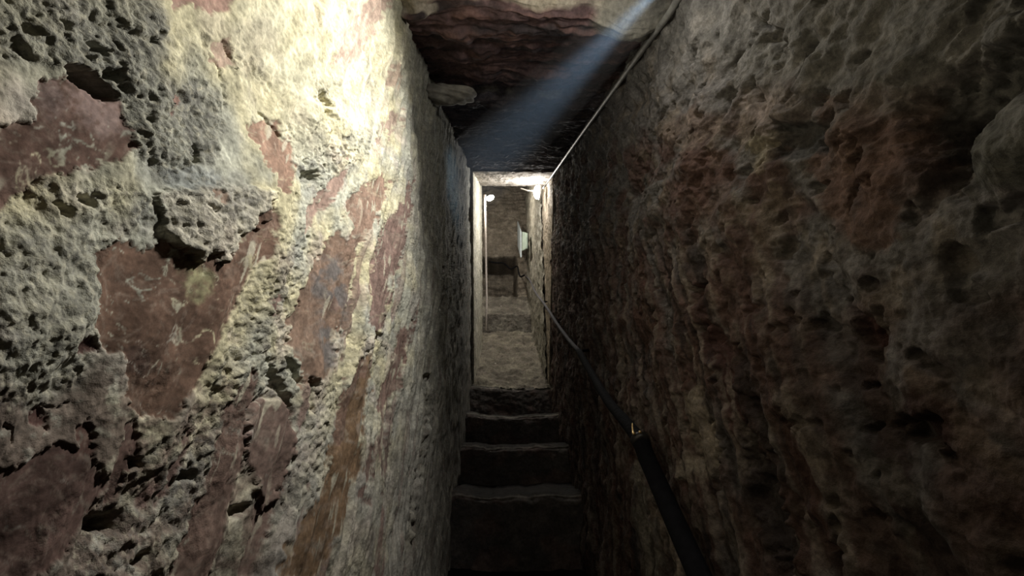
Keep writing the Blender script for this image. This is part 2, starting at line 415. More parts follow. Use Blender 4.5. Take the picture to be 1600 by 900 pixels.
    for poly, dep, soft in (
        ([(102, 104), (128, 104), (160, 122), (184, 150), (172, 158), (146, 146), (118, 126)], .045, 5),
        ([(95, 28), (118, 36), (117, 52), (103, 44)], .014, 4), ([(150, 66), (172, 78), (168, 88), (148, 78)], .014, 5),
        ([(168, 108), (186, 112), (184, 126), (168, 120)], .012, 5), ([(232, 56), (246, 62), (244, 70), (234, 64)], .01, 3),
        ([(420, 576), (430, 572), (441, 596), (456, 622), (459, 655), (452, 648), (440, 620), (428, 602)], .009, 1.5),
        ([(446, 556), (456, 560), (464, 578), (478, 600), (468, 602), (454, 586)], .009, 2),
        ([(362, 796), (392, 788), (388, 800), (364, 812)], .012, 3), ([(384, 640), (402, 626), (410, 622), (396, 636), (388, 650)], .012, 2),
        ([(505, 140), (520, 158), (530, 182), (518, 182), (506, 160)], .014, 4), ([(488, 268), (508, 266), (512, 282), (492, 284)], .014, 4),
        ([(514, 208), (528, 204), (524, 212)], .010, 2), ([(585, 524), (600, 522), (596, 534), (586, 532)], .018, 3),
        ([(305, 230), (316, 238), (314, 258), (304, 250)], .012, 4), ([(208, 718), (226, 716), (224, 730), (210, 732)], .012, 4),
        ([(150, 812), (200, 800), (196, 826), (160, 830)], .016, 6), ([(205, 880), (240, 862), (235, 876), (215, 890)], .012, 5),
        ([(286, 738), (306, 736), (304, 748), (288, 752)], .012, 4), ([(482, 592), (500, 598), (492, 640), (482, 644)], .012, 4),
        ([(80, 320), (108, 330), (104, 338), (86, 334)], .012, 5), ([(116, 304), (138, 314), (136, 322), (120, 316)], .012, 4)):
        hgt = hgt + hollow(poly, dep, soft)
    for pts, wd, dep in (([(484, -20), (498, 18), (500, 42)], 3, .006), ([(364, 62), (377, 92), (379, 108)], 2.5, .006), ([(346, 96), (362, 126), (368, 166)], 2, .005),
                         ([(424, 176), (440, 192), (455, 214)], 2, .005), ([(668, 590), (662, 700), (650, 800), (636, 910)], 8, .03), ([(652, 740), (640, 830), (628, 905)], 2.5, .008),
                         ([(640, 500), (622, 600), (610, 660)], 3, .006), ([(690, 420), (684, 600), (668, 760)], 6, .009), ([(706, 380), (706, 560), (690, 760)], 5, .006),
                         ([(250, 362), (262, 388), (286, 400)], 2, .005), ([(325, 394), (336, 414), (350, 408)], 2, .005), ([(478, 460), (480, 480)], 2.5, .006),
                         ([(110, 628), (96, 640), (70, 632)], 2, .005), ([(0, 665), (18, 672), (24, 690)], 3, .006), ([(428, 318), (430, 352)], 2, .005)):
        hgt = hgt - dep * ss(wd, 0, boxed(jx * .4 + px * .6, jy * .4 + py * .6, pts, 12, line_d, 99))
    hgt = np.where(vis, hgt, .012 * fbm(S * 3, H * 3, 3, 101))
    X = x_left(S) + hgt
    P = np.stack(W(X, S, H), -1)
    grain = np.clip(.35 + .5 * crumb - .28 * red, .12, 1)
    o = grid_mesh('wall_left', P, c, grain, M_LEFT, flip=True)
    tag(o, 'left rock wall of pale yellow plaster over red-brown stone, brightly lit', 'wall', kind='structure')

# ------------------------------------------------------------------ right wall
def build_right():
    pa = np.arange(1000, 460, -3.0)
    s = np.concatenate([[-1.2, -.9, -.6, -.3, -.1, .05, .12, .2, .25], s_rows(.45, pa)])
    s = np.unique(np.concatenate([s, np.arange(s[-1], 1.5, .0042), np.arange(1.5, 3.95, .0105)]))
    h = h_rows(.010, .22)
    S, H = np.meshgrid(s, h, indexing='ij')
    vis = S > .18
    px, py = project(x_right(S), np.where(vis, S, .18), H)
    Q, R = GQ(S, H), GR(S, H)
    jx = px + 12 * fbm(px / 34, py / 34, 3, 150) + 3 * perlin(px / 8, py / 8, 160)
    jy = py + 12 * fbm(px / 34, py / 34, 3, 170) + 3 * perlin(px / 8, py / 8, 180)
    def area(poly, soft=6.0):
        return ss(soft, -soft, boxed(jx, jy, poly, 40, poly_d, 99))
    mott = fbm(S * 22, H * 22, 4, 135); streak = perlin(Q * 40, R * 6, 131) * .6 + perlin(Q * 110, R * 14, 133) * .4
    swirl_x = S + .05 * fbm(S * 5, H * 5, 2, 140); swirl_y = H + .05 * fbm(S * 5 + 9, H * 5, 2, 141)
    flow = ridged((swirl_x * .5 + swirl_y) * 9, (swirl_x - swirl_y * .5) * 4, 4, 142)
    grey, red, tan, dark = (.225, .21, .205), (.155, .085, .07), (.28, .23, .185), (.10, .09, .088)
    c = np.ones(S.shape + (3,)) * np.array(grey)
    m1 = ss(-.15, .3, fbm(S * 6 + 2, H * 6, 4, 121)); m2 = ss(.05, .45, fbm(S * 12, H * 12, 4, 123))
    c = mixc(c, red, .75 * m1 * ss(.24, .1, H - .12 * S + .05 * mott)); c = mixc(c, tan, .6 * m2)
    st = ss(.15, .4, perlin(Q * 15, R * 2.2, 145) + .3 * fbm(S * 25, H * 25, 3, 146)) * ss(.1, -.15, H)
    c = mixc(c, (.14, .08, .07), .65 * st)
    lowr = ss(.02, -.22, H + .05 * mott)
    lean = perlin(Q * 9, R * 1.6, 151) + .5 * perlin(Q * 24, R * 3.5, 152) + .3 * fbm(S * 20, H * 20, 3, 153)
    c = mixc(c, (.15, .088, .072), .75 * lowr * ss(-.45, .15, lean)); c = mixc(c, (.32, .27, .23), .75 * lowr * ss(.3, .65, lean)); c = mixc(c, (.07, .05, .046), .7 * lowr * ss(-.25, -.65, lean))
    for poly, rc, k in (
        ([(1250, 150), (1330, 128), (1412, 140), (1420, 200), (1400, 320), (1420, 380), (1340, 400), (1280, 330), (1235, 260)], (.20, .125, .10), .8),
        ([(1040, 205), (1090, 165), (1115, 200), (1105, 240), (1060, 225)], (.27, .21, .18), .75),
        ([(1140, 140), (1200, 130), (1230, 170), (1190, 210), (1150, 190)], (.40, .33, .30), .75),
        ([(1060, 240), (1130, 230), (1160, 330), (1120, 380), (1075, 330)], (.16, .095, .08), .6),
        ([(1150, 200), (1200, 210), (1195, 265), (1165, 270)], (.42, .37, .28), .7),
        ([(1200, 190), (1280, 180), (1270, 240), (1200, 250)], (.085, .085, .085), .8),
        ([(1420, 140), (1520, 110), (1600, 60), (1700, 60), (1700, 220), (1540, 300), (1450, 260), (1415, 200)], (.085, .08, .078), .8),
        ([(1520, 220), (1600, 135), (1720, 120), (1720, 280), (1560, 300), (1510, 250)], (.19, .185, .165), .8),
        ([(1082, 600), (1112, 640), (1125, 720), (1105, 730), (1080, 690), (1068, 620)], (.40, .34, .27), .95),
        ([(1060, 720), (1090, 712), (1102, 735), (1075, 760), (1062, 750)], (.44, .38, .31), .95),
        ([(1100, 490), (1130, 540), (1170, 640), (1160, 680), (1120, 600), (1095, 540)], (.11, .06, .055), .9),
        ([(1310, 470), (1340, 500), (1370, 560), (1380, 590), (1350, 560), (1320, 520)], (.11, .055, .05), .9),
        ([(1160, 660), (1200, 740), (1240, 860), (1230, 905), (1160, 800), (1150, 700)], (.075, .065, .065), .8),
        ([(985, 720), (1000, 720), (1020, 800), (1030, 905), (1012, 905), (998, 800)], (.42, .38, .32), .9),
        ([(1020, 760), (1045, 770), (1070, 850), (1080, 905), (1050, 905), (1030, 840)], (.38, .31, .25), .9),
        ([(1330, 720), (1400, 715), (1440, 780), (1480, 830), (1420, 800), (1370, 760)], (.24, .215, .19), .6),
        ([(1420, 570), (1480, 600), (1560, 690), (1600, 720), (1600, 760), (1520, 700), (1440, 620)], (.26, .19, .15), .6),
        ([(1440, 600), (1500, 640), (1500, 700), (1430, 690), (1410, 640)], (.09, .05, .045), .8)):
        a = area(poly, 7) * k
        c = mixc(c, rc, a * ss(-.5, .0, mott + .25))
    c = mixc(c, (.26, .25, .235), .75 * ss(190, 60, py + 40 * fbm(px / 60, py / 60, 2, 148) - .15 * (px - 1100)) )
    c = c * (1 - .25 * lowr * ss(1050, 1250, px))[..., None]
    thin = perlin(Q * 34, R * 3.0, 154) + .45 * perlin(Q * 90, R * 9, 155)
    tw = ss(.16, -.08, H) * ss(1420, 1180, px)
    c = mixc(c, (.33, .28, .24), .6 * tw * ss(.22, .6, thin)); c = mixc(c, (.055, .045, .043), .75 * tw * ss(-.22, -.6, thin))
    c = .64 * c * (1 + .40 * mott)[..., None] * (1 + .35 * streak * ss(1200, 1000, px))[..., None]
    d1, d2, wv = worley(S * 30 + mott * .5, H * 30, 7)
    hgt = .03 * fbm(S * 2.2, H * 2.2, 3, 201) + .02 * fbm(S * 5.5, H * 5.5, 3, 203)
    hgt = hgt + .007 * perlin(Q * 16, R * 2.2, 205) * (.3 + .7 * ss(.25, -.1, H)) + .004 * perlin(Q * 45, R * 6, 207)
    up = ss(-.05, .2, H)
    hgt = hgt + .016 * lean * lowr + .006 * thin * tw
    hgt = hgt + .022 * (flow - .5) * (.25 + .75 * up) + .0055 * fbm(S * 38, H * 38, 4, 209, .6) + .004 * (.6 - d1) * (1 - .3 * up)
    hgt = hgt - .014 * ss(.3, .55, fbm(S * 20, H * 20, 3, 213))
    def hollow(poly, depth, soft):
        return -depth * ss(soft, -soft, boxed(jx, jy, poly, 40, poly_d, 99))
    for poly, dep, soft in (
        ([(1405, 165), (1450, 130), (1530, 95), (1600, 70), (1620, 120), (1545, 180), (1515, 225), (1495, 300), (1450, 255), (1425, 215)], .05, 32),
        ([(1200, 190), (1275, 182), (1268, 236), (1205, 244)], .025, 12), ([(1084, 450), (1100, 440), (1092, 472), (1080, 472)], .03, 5),
        ([(1170, 30), (1196, 40), (1218, 74), (1204, 80), (1180, 60)], .02, 6), ([(1280, 150), (1300, 140), (1310, 165), (1285, 172)], .02, 5),
        ([(1160, 660), (1200, 740), (1240, 860), (1230, 905), (1170, 800)], .03, 8), ([(1100, 490), (1130, 540), (1170, 640), (1160, 680), (1120, 600)], .015, 5),
        ([(1335, 598), (1356, 600), (1352, 610), (1338, 608)], .02, 4), ([(1380, 650), (1470, 660), (1480, 700), (1400, 680)], .025, 8),
        ([(1310, 470), (1340, 500), (1370, 560), (1350, 560), (1320, 520)], .02, 5), ([(1110, 720), (1130, 730), (1125, 780), (1105, 760)], .02, 6)):
        hgt = hgt + hollow(poly, dep, soft)
    # boulder bulging from the wall beside the photographer
    b = boxed(px, py, [(1520, 230), (1560, 170), (1610, 135), (1760, 130), (1760, 300), (1600, 300), (1540, 280)], 60, poly_d, 99)
    hgt = hgt + .035 * ss(20, -70, b)
    for pts, wd, dep in (([(1140, 540), (1180, 640), (1230, 760), (1290, 860)], 8, .02), ([(1000, 560), (1018, 700), (1040, 905)], 4, .012), ([(960, 420), (975, 600), (985, 700)], 4, .012),
                         ([(930, 300), (940, 500), (955, 700), (975, 905)], 4, .014), ([(880, 300), (890, 480)], 3, .01), ([(1040, 480), (1072, 600), (1090, 690)], 4, .01),
                         ([(1106, 640), (1118, 690), (1130, 730)], 4, .012), ([(900, 330), (908, 450), (915, 620)], 3, .012)):
        hgt = hgt - dep * ss(wd, 0, boxed(jx * .5 + px * .5, jy * .5 + py * .5, pts, 20, line_d, 99))
    hgt = np.where(vis, hgt, .02 * fbm(S * 3, H * 3, 3, 201))
    X = x_right(S) - hgt
    P = np.stack(W(X, S, H), -1)
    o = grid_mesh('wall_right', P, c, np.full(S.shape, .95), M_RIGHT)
    tag(o, 'right rock wall of dark grey and red-brown stone, mostly in shadow', 'wall', kind='structure')

# ------------------------------------------------------------------ ceiling slabs
def build_ceiling():
    def slab(s0, s1, h0, h1, seed, label, pale, up=.42, first=False):
        # profile runs up the front face, round the lip, along the underside, then back over the top
        n_front, n_under = 70, 260
        t = np.linspace(0, 1, n_front); u = np.linspace(0, 1, n_under) ** 1.1
        sf = np.full(n_front, s0); hf = h0 + up * (1 - t) ; 
        prof_s = np.concatenate([sf + .035 * t ** 6 * 0, s0 + (s1 - s0) * u[1:], [s1, s0]])
        prof_h = np.concatenate([hf, h0 + (h1 - h0) * u[1:], [h1 + up, h0 + up]])
        arc = np.concatenate([[0], np.cumsum(np.hypot(np.diff(prof_s), np.diff(prof_h)))])
        xs = np.linspace(-.47, .58, 170)
        A, X = np.meshgrid(arc, xs, indexing='ij')
        Sg = np.repeat(prof_s[:, None], len(xs), 1).copy(); Hg = np.repeat(prof_h[:, None], len(xs), 1).copy()
        lip = up
        dl = A - lip                                   # distance from the lip along the surface
        round_ = .03 * np.exp(-(dl / .035) ** 2)
        Sg += np.where(dl < 0, 0, 0); Sg += round_ * .7; Hg += round_ * .7
        strata = perlin(X * 3.5 + .3 * fbm(X * 4, A * 4, 2, seed), A * 26, seed + 1) * .6 + perlin(X * 7, A * 60, seed + 2) * .4
        n = .022 * fbm(X * 3, A * 3, 4, seed + 3) + .010 * strata + .006 * fbm(X * 28, A * 28, 3, seed + 4)
        n += .02 * ss(.1, .5, fbm(X * 4.5 + 3, A * 6, 3, seed + 8))
        mask = (np.arange(len(arc)) < n_front + n_under - 1).astype(float)[:, None]
        front = ss(.02, -.02, dl)
        Hg -= n * (1 - front) * mask; Sg -= n * front * mask
        edge = .03 * fbm(X * 5, A * 0, 3, seed + 9)
        Sg += edge * ss(.25, 0, np.abs(dl)) * mask
        m = fbm(X * 9, A * 9, 4, seed + 5)
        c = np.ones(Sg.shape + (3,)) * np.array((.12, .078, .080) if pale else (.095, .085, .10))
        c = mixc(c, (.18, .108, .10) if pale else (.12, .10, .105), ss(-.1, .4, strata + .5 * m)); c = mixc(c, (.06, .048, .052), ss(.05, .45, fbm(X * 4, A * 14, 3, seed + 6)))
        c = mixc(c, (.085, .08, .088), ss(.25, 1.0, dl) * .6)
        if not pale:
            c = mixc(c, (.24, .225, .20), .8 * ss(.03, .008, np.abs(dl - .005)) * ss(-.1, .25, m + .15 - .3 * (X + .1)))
        if pale:
            w = .008 + .014 * fbm(X * 6, A * 0 + 3, 2, seed + 7)
            c = mixc(c, (.36, .32, .26), ss(w + .012, w - .006, np.abs(dl + .004)) * ss(-.35, .05, m + .25))
            left_nod = np.hypot((X + .26) / .06, (dl - .03) / .03)
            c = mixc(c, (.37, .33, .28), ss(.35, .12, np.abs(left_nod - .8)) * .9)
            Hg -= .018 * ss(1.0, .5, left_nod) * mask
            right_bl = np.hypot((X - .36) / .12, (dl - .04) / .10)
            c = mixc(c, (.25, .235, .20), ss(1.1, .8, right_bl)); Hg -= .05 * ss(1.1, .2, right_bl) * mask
        c = c * (1 + .4 * m)[..., None]
        P = np.stack(W(X, Sg, Hg), -1)
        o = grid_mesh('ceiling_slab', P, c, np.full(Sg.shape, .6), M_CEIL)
        tag(o, label, 'ceiling slab', kind='structure'); return o
    slab(1.17, 1.86, .62, .64, 300, 'nearest purple-brown roof slab with pale crusted front lip', True)
    slab(1.84, 2.95, .615, .63, 320, 'middle dark roof slab with a rounded knob at the left wall', False)
    slab(2.93, 3.97, .630, .62, 340, 'farthest dark roof slab ending above the lit portal', False)
    # higher rock roof over the photographer
    s = np.linspace(-1.2, 1.3, 60); x = np.linspace(-.5, .62, 40)
    S, X = np.meshgrid(s, x, indexing='ij')
    n = .03 * fbm(X * 3, S * 3, 4, 360)
    P = np.stack(W(X, S, 1.0 + n), -1)
    c = np.ones(S.shape + (3,)) * np.array((.12, .09, .08)) * (1 + .4 * fbm(X * 9, S * 9, 3, 361))[..., None]
    o = grid_mesh('ceiling', P, c, np.full(S.shape, .6), M_CEIL)
    tag(o, 'rough rock ceiling above the lowest steps', 'ceiling', kind='structure')
    # knob of rock, outlined in pale crust, sticking out below the second joint beside the left wall
    bm = bmesh.new(); bmesh.ops.create_uvsphere(bm, u_segments=40, v_segments=24, radius=1.0)
    ctr = at_s(712, 148, 1.72)
    for v in bm.verts:
        d = 1 + .14 * math.sin(v.co.x * 5 + 1) * math.cos(v.co.y * 4) + .08 * math.sin(v.co.z * 11 + v.co.x * 7)
        q = v.co * d
        v.co = W(ctr[0] - .03 + q.x * .115, ctr[1] + q.y * .07, ctr[2] + q.z * .035)
    o = bm_obj('rock_knob', bm, plain('knob_crust', (.34, .32, .28), .9, 0, .4, 30, bump=.006), smooth=True)
    tag(o, 'pale rounded rock knob under the roof at the top of the left wall', 'rock', kind='structure')

# ------------------------------------------------------------------ steps
NOSE = [3.82, 3.21, 2.70, 2.15, 1.53, 1.05, .50, -.05, -.60]
STEP_LABEL = ['worn stone threshold step with a pale chipped lip under the portal', 'stone step just below the portal threshold, its lip sagging in the middle',
              'dark stone step third below the portal', 'dark stone step with a straight faint lip, second from the bottom of the picture',
              'lowest visible dark stone step, filling the bottom of the passage', 'stone step at the photographer\'s feet',
              'stone step under the photographer', 'stone step one below the photographer', 'last stone step behind the photographer']
def nose_world(s): 
    X, Y, Z = W(0, s, -1.5 - .10 * (s < 2)); return Y, Z
def build_steps():
    for k, s in enumerate(NOSE):
        y0, z0 = nose_world(s)
        below = nose_world(NOSE[k + 1])[1] if k + 1 < len(NOSE) else z0 - .2
        y1 = nose_world(NOSE[k - 1])[0] if k else y0 + .35
        xs = np.linspace(-.42, .53, 130)
        n1, n2 = 60, 60
        rz = np.linspace(below - .06, z0, n1); ty = np.linspace(y0, y1 + .12, n2)[1:]
        py_ = np.concatenate([np.full(n1, y0), ty]); pz_ = np.concatenate([rz, np.full(n2 - 1, z0)])
        arc = np.concatenate([[0], np.cumsum(np.hypot(np.diff(py_), np.diff(pz_)))]); lip = arc[n1 - 1]
        A, X = np.meshgrid(arc, xs, indexing='ij'); dl = A - lip
        Y = np.repeat(py_[:, None], len(xs), 1).copy(); Z = np.repeat(pz_[:, None], len(xs), 1).copy()
        sd = 400 + k * 11
        rd = .03 * np.exp(-(dl / .03) ** 2); Y += rd * .6; Z -= rd * .6
        n = .014 * fbm(X * 5, A * 5, 4, sd) + .006 * fbm(X * 22, A * 22, 3, sd + 3)
        fr = ss(.02, -.02, dl)
        Y -= n * fr; Z += n * (1 - fr) * .6
        sag = -.016 * np.exp(-((X - .02) / .2) ** 2) * (1.5 if k == 1 else .8) + .016 * fbm(X * 5, X * 0, 4, sd + 5, .6) + (-.02 * (X + .1) * (k == 0))
        Z += sag * ss(-.12, 0, dl)
        Y += .035 * fbm(X * 4, X * 0 + 2, 4, sd + 6, .6) * ss(-.15, 0, dl)
        m = fbm(X * 9, A * 9, 4, sd + 7)
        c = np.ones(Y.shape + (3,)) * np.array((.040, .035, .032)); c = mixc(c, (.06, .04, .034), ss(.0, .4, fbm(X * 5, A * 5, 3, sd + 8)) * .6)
        c = mixc(c, (.16, .15, .13), ss(-.012, .0, dl) * ss(.07, .01, dl) * (.85 if k < 2 else .4))  # pale worn lip, also standing in for light caught on the edge
        c = np.where((dl > .0)[..., None], c * (1 - .72 * ss(.005, .05, dl)[..., None]), c * 2.6)  # treads darkened, risers lightened: shade balance put into the colour
        c = c * (1 + .4 * m)[..., None]
        # close the block underneath
        P = np.stack([X, Y, Z], -1)
        bot = np.stack([xs, np.full(len(xs), y1 + .12), np.full(len(xs), below - .1)], -1); fro = np.stack([xs, np.full(len(xs), y0), np.full(len(xs), below - .1)], -1)
        P = np.concatenate([fro[None], P, bot[None], fro[None]], 0)
        c = np.concatenate([c[:1], c, c[-1:], c[:1]], 0)
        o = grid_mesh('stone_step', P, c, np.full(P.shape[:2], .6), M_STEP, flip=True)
        tag(o, STEP_LABEL[k], 'step', 'stone steps of the passage', 'structure')
    # bedrock under everything
    s = np.linspace(-1.4, 4.6, 60); x = np.linspace(-.6, .75, 14)
    S, X = np.meshgrid(s, x, indexing='ij')
    P = np.stack(W(X, S, -1.86 + .02 * fbm(X * 3, S * 3, 2, 480)), -1)
    o = grid_mesh('floor', P, np.ones(S.shape + (3,)) * np.array((.1, .085, .075)), np.full(S.shape, .6), M_STEP, flip=True)
    tag(o, 'sloping bedrock floor beneath the stone steps', 'floor', kind='structure')

# ------------------------------------------------------------------ portal and the chamber beyond
PX0, PX1 = 3.92, 5.35      # portal runs from here to there (s)
def rough_sheet(name, pts_fn, nu, nv, c0, c1, seed, amp, label, cat, freq=6, normal=None, extra=None, mat=None, strata=0, kind='structure'):
    u = np.linspace(0, 1, nu); v = np.linspace(0, 1, nv)
    U, V = np.meshgrid(u, v, indexing='ij')
    P = pts_fn(U, V)                                   # (nu, nv, 3) world
    du = np.linalg.norm(P[-1, 0] - P[0, 0]); dv = np.linalg.norm(P[0, -1] - P[0, 0])
    A, B = U * du, V * dv
    n = amp * (fbm(A * freq, B * freq, 5, seed, .6) + .5 * fbm(A * freq * 3.3, B * freq * 3.3, 3, seed + 5, .6))
    if strata: n = n + strata * perlin(A * 3, B * 18, seed + 9)
    if extra is not None: n = n + extra(A, B, P)
    P = P + n[..., None] * np.array(normal)
    m = fbm(A * 8, B * 8, 4, seed + 20)
    c = mixc(np.ones(U.shape + (3,)) * np.array(c0), c1, ss(-.2, .35, fbm(A * 4, B * 4, 4, seed + 21)))
    c = c * (1 + .4 * m)[..., None]
    o = grid_mesh(name, P, c, np.full(U.shape, .7), mat or M_FAR)
    if label: tag(o, label, cat, kind=kind)
    return o

def build_portal():
    xl, xr = -.335, .462
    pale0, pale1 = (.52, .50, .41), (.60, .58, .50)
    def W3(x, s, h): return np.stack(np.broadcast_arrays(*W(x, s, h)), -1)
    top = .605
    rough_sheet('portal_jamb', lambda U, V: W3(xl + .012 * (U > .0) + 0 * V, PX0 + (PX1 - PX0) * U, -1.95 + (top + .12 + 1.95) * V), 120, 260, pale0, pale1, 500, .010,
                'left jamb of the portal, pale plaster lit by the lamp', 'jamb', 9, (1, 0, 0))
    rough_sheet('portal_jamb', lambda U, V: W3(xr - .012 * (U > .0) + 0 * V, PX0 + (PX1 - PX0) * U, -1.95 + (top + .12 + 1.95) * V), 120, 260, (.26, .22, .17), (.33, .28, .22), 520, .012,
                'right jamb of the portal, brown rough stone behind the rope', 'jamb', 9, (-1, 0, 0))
    rough_sheet('portal_lintel', lambda U, V: W3(xl - .05 + (xr - xl + .1) * V, PX0 + (5.05 - PX0) * U, top - .005 + .0 * V), 90, 140, (.40, .36, .32), (.46, .42, .38), 540, .012,
                'white plastered soffit of the portal between its jambs', 'lintel', 9, (0, ST, -CT))
    # front edges of the portal, closing the gap to the passage walls, and its rear faces
    rough_sheet('portal_edge', lambda U, V: W3(-.43 + (xl + .43 + .012) * U, PX0 + .004 + 0 * U, -1.9 + 2.75 * V), 24, 160, (.2, .19, .17), (.3, .28, .24), 560, .004,
                'narrow front edge of the left portal jamb', 'jamb', 9, (0, -CT, -ST))
    rough_sheet('portal_edge', lambda U, V: W3(xr - .012 + .1 * U, PX0 + .004 + 0 * U, -1.9 + 2.75 * V), 24, 160, (.16, .14, .12), (.22, .19, .16), 565, .004,
                'narrow front edge of the right portal jamb', 'jamb', 9, (0, -CT, -ST))
    rough_sheet('portal_edge', lambda U, V: W3(-.43 + 1.0 * V, PX0 + .004 + 0 * U, top - .004 + .3 * U), 40, 120, (.10, .085, .08), (.16, .13, .12), 570, .008,
                'dark front edge above the portal soffit', 'lintel', 9, (0, -CT, -ST))
    # ---- worn floor of the portal: a lump of eroded steps
    def slope(U, V):
        y0, z0 = nose_world(NOSE[0]); y = y0 + .02 + 2.1 * V; z = z0 - .03 + .0 * V + .52 * (y - y0 - .02)
        return np.stack([-.40 + .98 * U, y, z], -1)
    rough_sheet('floor_ramp', slope, 150, 220, (.20, .18, .15), (.27, .25, .20), 580, .03,
                'worn rubble-strewn floor climbing through the portal, lit from above', 'floor', 5, (0, -.4, .92),
                extra=lambda A, B, P: .05 * np.abs(perlin(A * 1.2, B * 3.2, 590)) + .03 * perlin(A * 3, B * 9, 591))
    # ---- high inner step
    yb = 6.15
    zb0 = at_y(790, 518, yb)[2]; zb1 = at_y(790, 490, yb)[2]; zb2 = at_y(790, 458, 6.75)[2]
    def boulder(U, V):
        y = np.interp(V, [0, .45, .55, 1], [yb + .16, yb, yb + .06, 6.95]); z = np.interp(V, [0, .45, .55, 1], [zb0 - .35, zb1 - .02, zb1 + .02, zb2])
        return np.stack([-.45 + 1.05 * U, y, z], -1)
    rough_sheet('inner_step', boulder, 140, 160, (.17, .155, .135), (.26, .245, .21), 600, .03, 'high rough inner step beyond the portal, its top catching light', 'step', 6, (0, -.75, .65))
    # ---- chamber walls
    yw = 7.05
    def back(U, V): return np.stack([-.75 + 1.6 * U, yw + 0 * U, 3.0 + 4.4 * V], -1)
    zt = at_y(790, 404, yw)[2]; xa = at_y(752, 430, yw)[0]; xb2 = at_y(806, 430, yw)[0]
    def shade_recess(A, B, P):
        X, Z = P[..., 0], P[..., 2]
        jz = zt + .05 * fbm(X * 4, X * 0, 3, 620)
        m = ss(.05, -.03, Z - jz) * ss(xb2 + .04, xb2 - .04, X + .03 * perlin(Z * 5, Z * 0, 621))
        return -.75 * m  # recess added so the unlit lower wall stays dark
    rough_sheet('wall_back', back, 220, 300, (.20, .175, .145), (.27, .24, .20), 610, .035, 'rough back wall of the inner chamber above a low recess shaped for its unlit part', 'wall', 4, (0, -1, 0), extra=shade_recess, strata=.03)
    def inner_right(U, V):
        s0 = np.array(W(.50, PX1 - .1, 0)); y0 = s0[1] - .35
        return np.stack([.43 - .03 * U + 0 * V, y0 + (7.3 - y0) * U, .9 + 6.2 * V], -1)
    rough_sheet('wall_inner_right', inner_right, 200, 240, (.27, .255, .215), (.36, .345, .30), 630, .035, 'right wall of the inner chamber, grey lit rock', 'wall', 5, (-1, 0, 0))
    def inner_left(U, V):
        y0 = W(0, PX1, -1)[1] - .6
        return np.stack([-.62 + 0 * V, y0 + (7.3 - y0) * U, .9 + 6.2 * V], -1)
    rough_sheet('wall_inner_left', inner_left, 80, 120, (.22, .20, .17), (.28, .26, .22), 640, .03, 'left wall of the inner chamber, behind the jamb', 'wall', 5, (1, 0, 0))
    def inner_top(U, V): return np.stack([-.8 + 1.5 * V, 4.2 + 3.2 * U, np.interp(U, [0, .25, 1], [4.62, 5.15, 6.75]) + 0 * V], -1)
    rough_sheet('ceiling_inner', inner_top, 80, 60, (.15, .13, .11), (.2, .17, .15), 650, .03, 'rock ceiling of the inner chamber', 'ceiling', 5, (0, 0, -1))
    def left_rear(U, V): return W3(-.75 + (xl + .75 + .012) * U, PX1 + 0 * U, -1.9 + 4.2 * V)
    rough_sheet('portal_edge', left_rear, 30, 90, (.2, .18, .15), (.25, .22, .18), 660, .006, 'rear face of the left portal jamb', 'jamb', 9, (0, CT, ST))

# ------------------------------------------------------------------ lamps
def bulkhead(name, centre, nrm, up, w, hgt, depth, mat_glass, label, bulb=False):
    """oval bulkhead lamp: base plate, glowing oval glass, two guard bars"""
    nrm = np.array(nrm, float); nrm /= np.linalg.norm(nrm); up = np.array(up, float); up -= nrm * (up @ nrm); up /= np.linalg.norm(up); sd = np.cross(up, nrm)
    root = empty(name, centre); tag(root, label, 'lamp')
    def pt(a, b, c): return tuple(sd * a + up * b + nrm * c)
    bm = bmesh.new()
    for c0, k in ((0, 1.0), (.018, 1.0)): pass
    ring = [[bm.verts.new(pt(w / 2 * 1.12 * k * math.cos(t), hgt / 2 * 1.1 * k * math.sin(t), c)) for t in np.linspace(0, 2 * math.pi, 33)[:-1]] for c, k in ((-.012, 1.0), (.004, 1.0), (.010, .95))]
    for r0, r1 in zip(ring[:-1], ring[1:]):
        for i in range(32): bm.faces.new((r0[i], r0[(i + 1) % 32], r1[(i + 1) % 32], r1[i]))
    bm.faces.new(ring[0][::-1]); bm.faces.new(ring[-1])
    bm_obj('base_plate', bm, M_LAMPBASE, root)
    bm = bmesh.new(); bmesh.ops.create_uvsphere(bm, u_segments=28, v_segments=16, radius=1)
    if not bulb: bmesh.ops.bisect_plane(bm, geom=bm.verts[:] + bm.edges[:] + bm.faces[:], plane_co=(0, 0, 0), plane_no=(0, 0, 1), clear_inner=True)
    for v in bm.verts:
        x, y, z = v.co; v.co = pt(x * .035, y * .035, .035 + z * .045) if bulb else pt(x * w / 2, y * hgt / 2, .011 + max(z, 0) ** .7 * depth)
    bm_obj('glass', bm, mat_glass, root, smooth=True)
    return root
M_LAMPBASE = plain('lamp_metal', (.45, .45, .44), .5, .2, .1)

